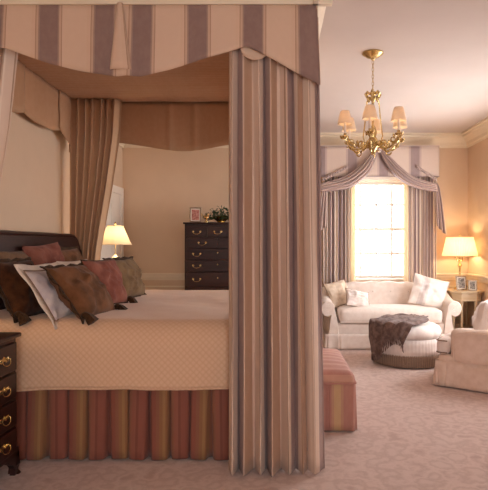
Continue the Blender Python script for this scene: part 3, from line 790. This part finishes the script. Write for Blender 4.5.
for lab, a, b in (('gathered fringe strip on the pelmet above the left swag', (322, 180), (347, 167)), ('gathered fringe strip on the pelmet above the right swag', (416, 166), (436, 180))):
    g = G(); p, q = PX(*a, 7.1), PX(*b, 7.1)
    g.grid(lambda u, v: (lerp(p[0], q[0], u), 7.085-.006*sin(u*60), lerp(p[1], q[1], u)-.045*v+.02), 40, 3, lambda u, v: (u, v*.1))
    o = g.build('pelmet_fringe', 'swag', lam, world=True, solid=.006); part_label(o, lab)
g = G(); g.tube([(1.0, 7.42, 2.17), (1.905, 7.42, 2.17)], .022, 12); rs = g.build('roller_shade', 'white'); tag(rs, 'rolled-up white shade at the top of the sofa window', 'window shade')

# ------------------------------------------------------------------ sofa
def rbox(x0, x1, y0, y1, z0, z1, r, puff=0, n=10, seed=0, fn=None):
    """soft rounded box as a closed mesh with optional crown"""
    g = G(); cx, cy, cz = (x0+x1)/2, (y0+y1)/2, (z0+z1)/2; hx, hy, hz = (x1-x0)/2, (y1-y0)/2, (z1-z0)/2
    def P(a, b, c):
        x, y, z = a*hx, b*hy, c*hz
        ix, iy, iz = max(-hx+r, min(hx-r, x)), max(-hy+r, min(hy-r, y)), max(-hz+r, min(hz-r, z))
        d = Vector((x-ix, y-iy, z-iz))
        if d.length > 1e-6: d = d.normalized()*r
        p = Vector((ix, iy, iz))+d
        p.z += puff*(1 if c > 0 else -.3)*(1-a*a)*(1-b*b)*abs(c)
        q = (cx+p.x, cy+p.y, cz+p.z)
        return fn(q) if fn else q
    for ax in range(3):
        for sg in (-1, 1):
            def f(u, v, ax=ax, sg=sg):
                def w(t): t = 2*t-1; return math.copysign(abs(t)**.6, t)
                a, b = w(u), w(v); return P(*((sg, a, b), (a, sg, b), (a, b, sg))[ax])
            g.grid(f, n*2, n, (lambda u, v: (u*(x1-x0), v*.4)))
    return g
def skirt_mesh(pts, ztop, zbot, flare=.015, pleat_at=(), n=120, seed=0):
    f, tot = path_of(pts, .02); g = G()
    def fn(u, v):
        p, n_ = f(u); off = .004+flare*v+.004*nz(u*20, v, seed)*v
        for q in pleat_at: off += (.018*math.exp(-((u*tot-q)/.035)**2)-.022*math.exp(-((u*tot-q)/.008)**2))*(.3+.7*v)
        return (p.x+n_.x*off, p.y+n_.y*off, lerp(ztop, zbot, v))
    return g.grid(fn, n, 6, lambda u, v: (u*tot, v*.2)), tot

sofa = thing('sofa', 'cream rolled-arm sofa with tufted back in front of the window', 'sofa', (1.44, 6.80, 0))
SW = .84
rbox(-SW+.12, SW-.12, -.35, .30, .10, .33, .03).build('base', 'cream', sofa, weld=True)
rbox(-SW+.20, SW-.20, -.38, .20, .33, .50, .05, .03).build('seat_cushion', 'cream', sofa, weld=True)
G().tube([(-SW+.21, -.372, .345), (SW-.21, -.372, .345)], .007, 6).build('piping', 'cream', sofa)
# back: curved top, leans
def backfn(q):
    x, y, z = q; t = (z-.3)/.45
    y2 = y+.05*t; z2 = z+(.03*cos(x*2.2)-.02)*t
    if z > .6: z2 -= .012*(.5+.5*cos((x+.0)*2*pi/.24))
    if y < .2: y2 += .018*math.exp(-(((x+10*.24) % .24-.12)/.03)**2)*max(0, t)
    return (x, y2, z2)
rbox(-SW+.08, SW-.08, .15, .33, .30, .80, .08, 0, 22, fn=backfn).build('back', 'cream', sofa, weld=True)
g = G()
for i in range(6): g.sphere((-.60+.24*i, .187, .68), .012, .01, .012, 8)
g.build('buttons', 'cream', sofa)
def roll_arm(sx):
    """cross-section in x-z swept along y; roll faces outward"""
    n = 40
    def prof(t, rise):
        # t 0..1 from inner seat edge up, over the scroll, and back under
        inner, top = SW-.20, .60+rise
        if t < .3:
            k = t/.3; return inner+.07*k*k, lerp(.12, top-.06, k)
        if t < .85:
            a = pi*.95-(t-.3)/.55*(pi*1.55); c = (inner+.15, top-.09); r = .095
            return c[0]+r*cos(a), c[1]+r*sin(a)
        k = (t-.85)/.15; return lerp(inner+.10, SW-.05, min(1, k)), lerp(top-.16, .12, k)
    g = G(); c = []
    def fn(u, v):
        y = lerp(-.37, .32, v); x, z = prof(u, .12*sstep((v-.25)/.75))
        if v < .06: x = lerp(SW-.10, x, .86+.14*(v/.06)); z = lerp(.45, z, .95+.05*(v/.06))
        return (sx*x, y, z)
    g.grid(fn, n, 18, lambda u, v: (v*.7, u*.9))
    m = 19
    g.f.append(tuple(i*m for i in range(n+1))); g.f.append(tuple(i*m+18 for i in range(n+1))[::-1])
    return g
for sx in (-1, 1):
    a = roll_arm(sx).build('arm', 'cream', sofa)
    g = G(); c = (sx*(SW-.055), -.375, .525)
    g.tube([(c[0]+.062*cos(t)*(1-t/22), -.366-.002*t*.2, c[1]*0+c[2]+.062*sin(t)*(1-t/22)) for t in [i*.4 for i in range(40)]], .005, 6)
    part_label(g.build('scroll_piping', 'cream', a), 'piping on the front scroll of the arm')
sk_, tt = skirt_mesh([(-SW+.03, .30), (-SW+.03, -.37), (SW-.03, -.37), (SW-.03, .30)], .20, .012, .014, (.68, .83, 2.2, 2.05), 260)
sk_.build('skirt', 'cream', sofa, solid=.005)

pg = 'pillows on the sofa'
Zs = .505
pillow('throw_pillow', 'large tan pillow in the left corner of the sofa, behind the small one', 'pillow', (.90, 6.83, Zs), .38, .34, .13, 24, 38, 'tan_pillow', seed=21, piping='piping', roll=-8, group=pg)
pillow('throw_pillow', 'small pale pillow with dark trim in front of the tan pillow on the sofa', 'pillow', (1.06, 6.62, Zs), .33, .25, .12, 34, 14, 'white_cushion', seed=22, piping='piping', roll=12, group=pg)
pillow('throw_pillow', 'large white pillow with soft grey stripe at the right end of the sofa', 'pillow', (1.94, 6.72, Zs-.01), .46, .42, .15, 20, -12, 'sofa_stripe', seed=23, roll=15, group=pg)

# ------------------------------------------------------------------ ottoman + throw
OX, OY, OR, OH = 1.468, 5.79, .357, .44
ot = thing('ottoman', 'round cream tufted ottoman with taupe fringe in front of the sofa', 'ottoman', (OX, OY, 0))
def wob(a, z): return .035*(abs(cos(a*5))**.6-.5)*sstep((z-.22)/.1)*(1 if z < .43 else .6)
G().lathe([(OR-.04, .02), (OR-.015, .03), (OR-.015, .28), (OR-.025, .295), (OR, .32), (OR+.01, .36), (OR-.01, .405), (OR-.06, .435), (.22, .438), (.19, .428), (.16, .44), (.08, .445), (.03, .432), (.001, .430)], seg=120, wob=wob).build('tufted_top', 'white_cushion', ot)
g = G(); g.grid(lambda u, v: ((OR+.002+.01*v+.002*sin(u*2*pi*60))*cos(2*pi*u), (OR+.002+.01*v+.002*sin(u*2*pi*60))*sin(2*pi*u), lerp(.30, .13, v)), 360, 3, lambda u, v: (u*2.4, v*.2), closeu=True).build('skirt', 'white_cushion', ot, solid=.004)
g = G(); g.grid(lambda u, v: ((OR+.012+.008*v+.005*sin(u*2*pi*120))*cos(2*pi*u), (OR+.012+.008*v+.005*sin(u*2*pi*120))*sin(2*pi*u), lerp(.14, .015, v)), 720, 3, lambda u, v: (u*2.6, v*.2), closeu=True).build('bullion_fringe', 'taupe_fringe', ot, solid=.003)
g = G(); g.sphere((0, 0, .438), .018, .018, .01, 10)
for i in range(5): g.sphere((.20*cos(i*2*pi/5+.3), .20*sin(i*2*pi/5+.3), .434), .012, .012, .008, 8)
g.build('buttons', 'cream', ot)
for x, y in ((-.19, -.19), (.19, -.19), (-.19, .19), (.19, .19)): G().lathe([(.02, 0), (.025, .03)], (x, y, 0), 10).build('foot', 'mahogany', ot)
th = thing('throw_blanket', 'crumpled brown-grey throw draped over the left side of the round ottoman', 'blanket', (OX, OY, 0))
ta = R(226)   # direction the throw hangs towards
def throwf(u, v):
    a = lerp(-.44, .40, u); b = lerp(-.30, .60+.10*sin(u*5+.6), v)   # across, along direction ta
    d = Vector((cos(ta), sin(ta))); n = Vector((-d.y, d.x))
    b2 = b+.03*nz(u*3, v*3, 8)
    gather = .72
    p = d*b2+n*a*gather*(.35+.5*sstep(v/.35))
    r = p.length; rt = OR-.005
    wr = .028*abs(nz(a*5, b*4, 1))+.018*nz(a*13, b*7, 2)+.02*abs(sin(a*15+b*3))
    if r < rt: x, y, z = p.x, p.y, OH+.025+wr
    else:
        q = p.normalized(); e = r-rt; ro = rt+.04+.8*wr+.05*min(1, e/.2)
        an = min(e/.05, pi/2); hang = max(0, e-.06)
        x, y = q.x*ro, q.y*ro; z = OH+.02+wr*cos(an)-.02*(1-cos(an))-hang
        x += .03*hang*sin(a*20)
    return (x, y, max(z, .05))
G().grid(throwf, 80, 70).build('blanket', 'throw', th, solid=.012)
g = G()
for i in range(61):
    p = Vector(throwf(i/60, 1)); q = p.copy()
    g.tube([p, p+Vector((.004*sin(i*3), .004*cos(i*5), -.03)), p+Vector((.006*sin(i*2), -.004, -min(.07, p.z-.006)))], .004, 5)
g.build('fringe', 'throw', th)

# ------------------------------------------------------------------ armchair
ac = thing('armchair', 'peach upholstered armchair seen from its side at the right edge', 'armchair', (2.06, 4.90, 0), (0, 0, R(233)))
W2, D2 = .40, .41
rbox(-W2, W2, -D2+.02, D2, .10, .29, .03).build('base', 'chair', ac, weld=True)
sc_ = rbox(-W2+.13, W2-.13, -D2-.0, D2-.14, .285, .45, .05, .045).build('seat_cushion', 'white_cushion', ac, weld=True)
g = G(); g.add([], []); q = rbox(-W2+.015, W2-.015, -D2-.01, -D2+.12, .285, .43, .05, .02); g.add(q.v, q.f, q.uv); part_label(g.build('cushion_front', 'white_cushion', sc_, weld=True), 'front lip of the seat cushion wrapping before the arms')
g = G()
for z in (.415, .305): g.tube([(-W2+.02, -D2+.1, z), (-W2+.02, -D2+.02, z), (-W2+.04, -D2-.005, z), (W2-.04, -D2-.005, z), (W2-.02, -D2+.02, z), (W2-.02, -D2+.1, z)], .006, 6)
g.build('piping', 'piping', sc_)
for sx in (-1, 1):
    def af(q):
        x, y, z = q; t = (z-.2)/.36
        if z > .45: y2 = y
        return (x+sx*.02*max(0, t)**2, y, z+.05*sstep((y+.1)/.5)*max(0, t))
    x0, x1 = sorted((sx*(W2-.13), sx*(W2+.015)))
    a = rbox(x0, x1, -D2+.13, D2, .22, .54, .065, 0, 14, fn=af).build('arm', 'chair', ac, weld=True)
    xx = sx*(W2+.02); G().tube([(xx, -D2+.17+.0, .25), (xx, -D2+.165, .45), (xx+sx*.004, -D2+.20, .50), (xx+sx*.006, -D2+.3, .525), (xx+sx*.008, 0, .53), (xx+sx*.01, .3, .56)], .005, 6).build('piping', 'chair', a)
def bf(q):
    x, y, z = q; t = max(0, (z-.3)/.5); return (x*(1-.05*t), y+.12*t, z-.05*(x/.4)**2*t)
rbox(-W2+.02, W2-.02, D2-.15, D2+.02, .25, .86, .07, 0, 16, fn=bf).build('back', 'chair', ac, weld=True)
bp = pillow_mesh(.52, .36, .24, 31, pinch=.02).build('back_cushion', 'white_cushion', ac, weld=True)
bp.location = (0, -.08, .43); bp.rotation_euler = (-R(12), 0, 0)
s_, tt = skirt_mesh([(-W2, D2), (-W2, -D2), (W2, -D2), (W2, D2), (-W2, D2)], .235, .012, .022, (.84, .80+.84-.0, 1.7), 240)
s_.build('skirt', 'chair', ac, solid=.005)

# ------------------------------------------------------------------ bench at the foot of the bed
bn = thing('bench', 'low pink striped upholstered bench at the foot of the bed, beside the tall curtain', 'bench', (.375, 4.07, 0))
bw, bd = .18, .45
s_, tt = skirt_mesh([(0, -bd), (bw, -bd), (bw, bd), (-bw, bd), (-bw, -bd), (0, -bd)], .345, .01, .003, (bw, bw+2*bd, 3*bw+2*bd, 3*bw+4*bd), 300)
s_.build('skirt', 'pink_stripe', bn, solid=.005)
G().box(-bw+.01, bw-.01, -bd+.01, bd-.01, .03, .33).build('frame', 'dark', bn, flat=True)
q = rbox(-bw-.008, bw+.008, -bd-.008, bd+.008, .31, .405, .045, .03)
q.uv = [(v[0], v[1]) for v in q.v]; q.build('cushion', 'pink_top', bn, weld=True)
f, tot = path_of([(0, -bd-.012), (bw+.012, -bd-.012), (bw+.012, bd+.012), (-bw-.012, bd+.012), (-bw-.012, -bd-.012), (0, -bd-.012)], .03)
G().tube([(*f(i/80)[0], .338) for i in range(81)], .006, 6).build('piping', 'pink_top', bn)

# ------------------------------------------------------------------ chandelier
CXc, CYc = .80, 4.25
ch = thing('chandelier', 'brass six-arm chandelier with small peach shades hanging from the ceiling', 'chandelier', (CXc, CYc, 2.05))
def L(z): return z-2.05
G().lathe([(.001, L(H)), (.085, L(H)), (.085, L(H-.01)), (.07, L(H-.018)), (.05, L(H-.035)), (.02, L(H-.045)), (.012, L(H-.06)), (.001, L(H-.062))], seg=28).build('ceiling_plate', 'brass', ch)
g = G(); z = H-.06; i = 0
while z > 2.56:
    a = (i % 2)*pi/2; g.tube([(.008*cos(t)*cos(a), .008*cos(t)*sin(a), L(z)-.018+.018*sin(t)) for t in [k*pi/5 for k in range(11)]], .0028, 5); z -= .029; i += 1
g.build('chain', 'brass', ch)
g = G(); g.lathe([(.001, L(2.56)), (.02, L(2.555)), (.03, L(2.54)), (.016, L(2.52)), (.028, L(2.50)), (.014, L(2.475)), (.008, L(2.45)), (.008, L(2.28)), (.022, L(2.26)), (.034, L(2.22)), (.028, L(2.18)), (.045, L(2.15)), (.05, L(2.12)), (.03, L(2.08)), (.014, L(2.06)), (.02, L(2.045)), (.001, L(2.03))], seg=20)
for k in range(6):
    a = k*pi/3+.2; c, s = cos(a), sin(a)
    g.tube([(c*r, s*r, L(z)) for r, z in ((.02, 2.53), (.05, 2.55), (.065, 2.53), (.055, 2.505), (.04, 2.515))], .007, 6, [.006, .009, .01, .008, .004])
    g.sphere((c*.04, s*.04, L(2.49)), .012, .012, .02, 8)
g.build('column', 'brass', ch)
for k in range(3):
    a = R(20)+k*2*pi/3; c, s = cos(a), sin(a)
    G().tube([(c*r, s*r, L(z)) for r, z in ((.03, 2.52), (.055, 2.48), (.062, 2.42), (.075, 2.30), (.09, 2.20), (.08, 2.15), (.04, 2.14))], .0055, 6).build('rod', 'brass', ch)
for k in range(6):
    a = R(14+60*k); c, s = cos(a), sin(a)
    g = G()
    arm = [(.03, 2.14), (.07, 2.10), (.12, 2.075), (.17, 2.08), (.215, 2.11), (.238, 2.15), (.243, 2.17)]
    g.tube([(c*r, s*r, L(z)) for r, z in arm], .009, 8, [.011, .010, .009, .008, .008, .008, .007])
    for sc0 in ((.10, 2.12, 1), (.19, 2.14, -1), (.135, 2.065, -1)):
        g.tube([(c*(sc0[0]+.028*cos(t)*(1-t/9)), s*(sc0[0]+.028*cos(t)*(1-t/9)), L(sc0[1]+sc0[2]*.028*sin(t)*(1-t/9))) for t in [i*.45 for i in range(14)]], .006, 6, [.007-.0003*i for i in range(14)])
    for q in range(9):
        rr0 = .05+.022*q; zz0 = 2.105+.02*sin(q*2.1)+(.03 if q > 6 else 0); sd = (-1)**q; b2 = a+1.2*sd
        g.tube([(c*rr0, s*rr0, L(zz0-.01)), (c*rr0+cos(b2)*.018, s*rr0+sin(b2)*.018, L(zz0+.014)), (c*rr0+cos(b2)*.034, s*rr0+sin(b2)*.034, L(zz0+.006)), (c*rr0+cos(b2)*.04, s*rr0+sin(b2)*.04, L(zz0+.022))], .005, 5, [.005, .010, .008, .002])
    for q in range(5):
        b = a+.5*(q-2); rr_ = .243+.0*q
        g.tube([(c*.243+cos(b)*.012, s*.243+sin(b)*.012, L(2.155)), (c*.243+cos(b)*.032, s*.243+sin(b)*.032, L(2.165)), (c*.243+cos(b)*.042, s*.243+sin(b)*.042, L(2.182))], .004, 5, [.006, .007, .002])
    g.lathe([(.001, L(2.155)), (.022, L(2.16)), (.03, L(2.175)), (.026, L(2.18)), (.012, L(2.183)), (.012, L(2.20)), (.001, L(2.201))], (c*.243, s*.243, 0), 14)
    ao = g.build('arm', 'brass', ch)
    G().lathe([(.009, L(2.195)), (.010, L(2.20)), (.0095, L(2.285)), (.004, L(2.29)), (.001, L(2.29))], (c*.243, s*.243, 0), 12).build('candle_sleeve', 'candle', ao)
    def shd(u, v, c=c, s=s):
        b = 2*pi*u; r = lerp(.056, .033, v)+.004*sin(pi*v); zz = lerp(2.275, 2.378, v)
        if v < .12: r += .003; 
        return (c*.243+r*cos(b), s*.243+r*sin(b), L(zz-(.006*abs(sin(b*4)) if v == 0 else 0)))
    G().grid(shd, 32, 10, closeu=True).build('lamp_shade', 'shade_peach', ao, solid=.002)
    l = bpy.data.lights.new('bulb', 'POINT'); l.energy = P_CHAND; l.color = (1, .72, .42); l.shadow_soft_size = .012
    o = bpy.data.objects.new('bulb', l); COL.objects.link(o); o.parent = ch; o.location = (c*.243, s*.243, L(2.315))
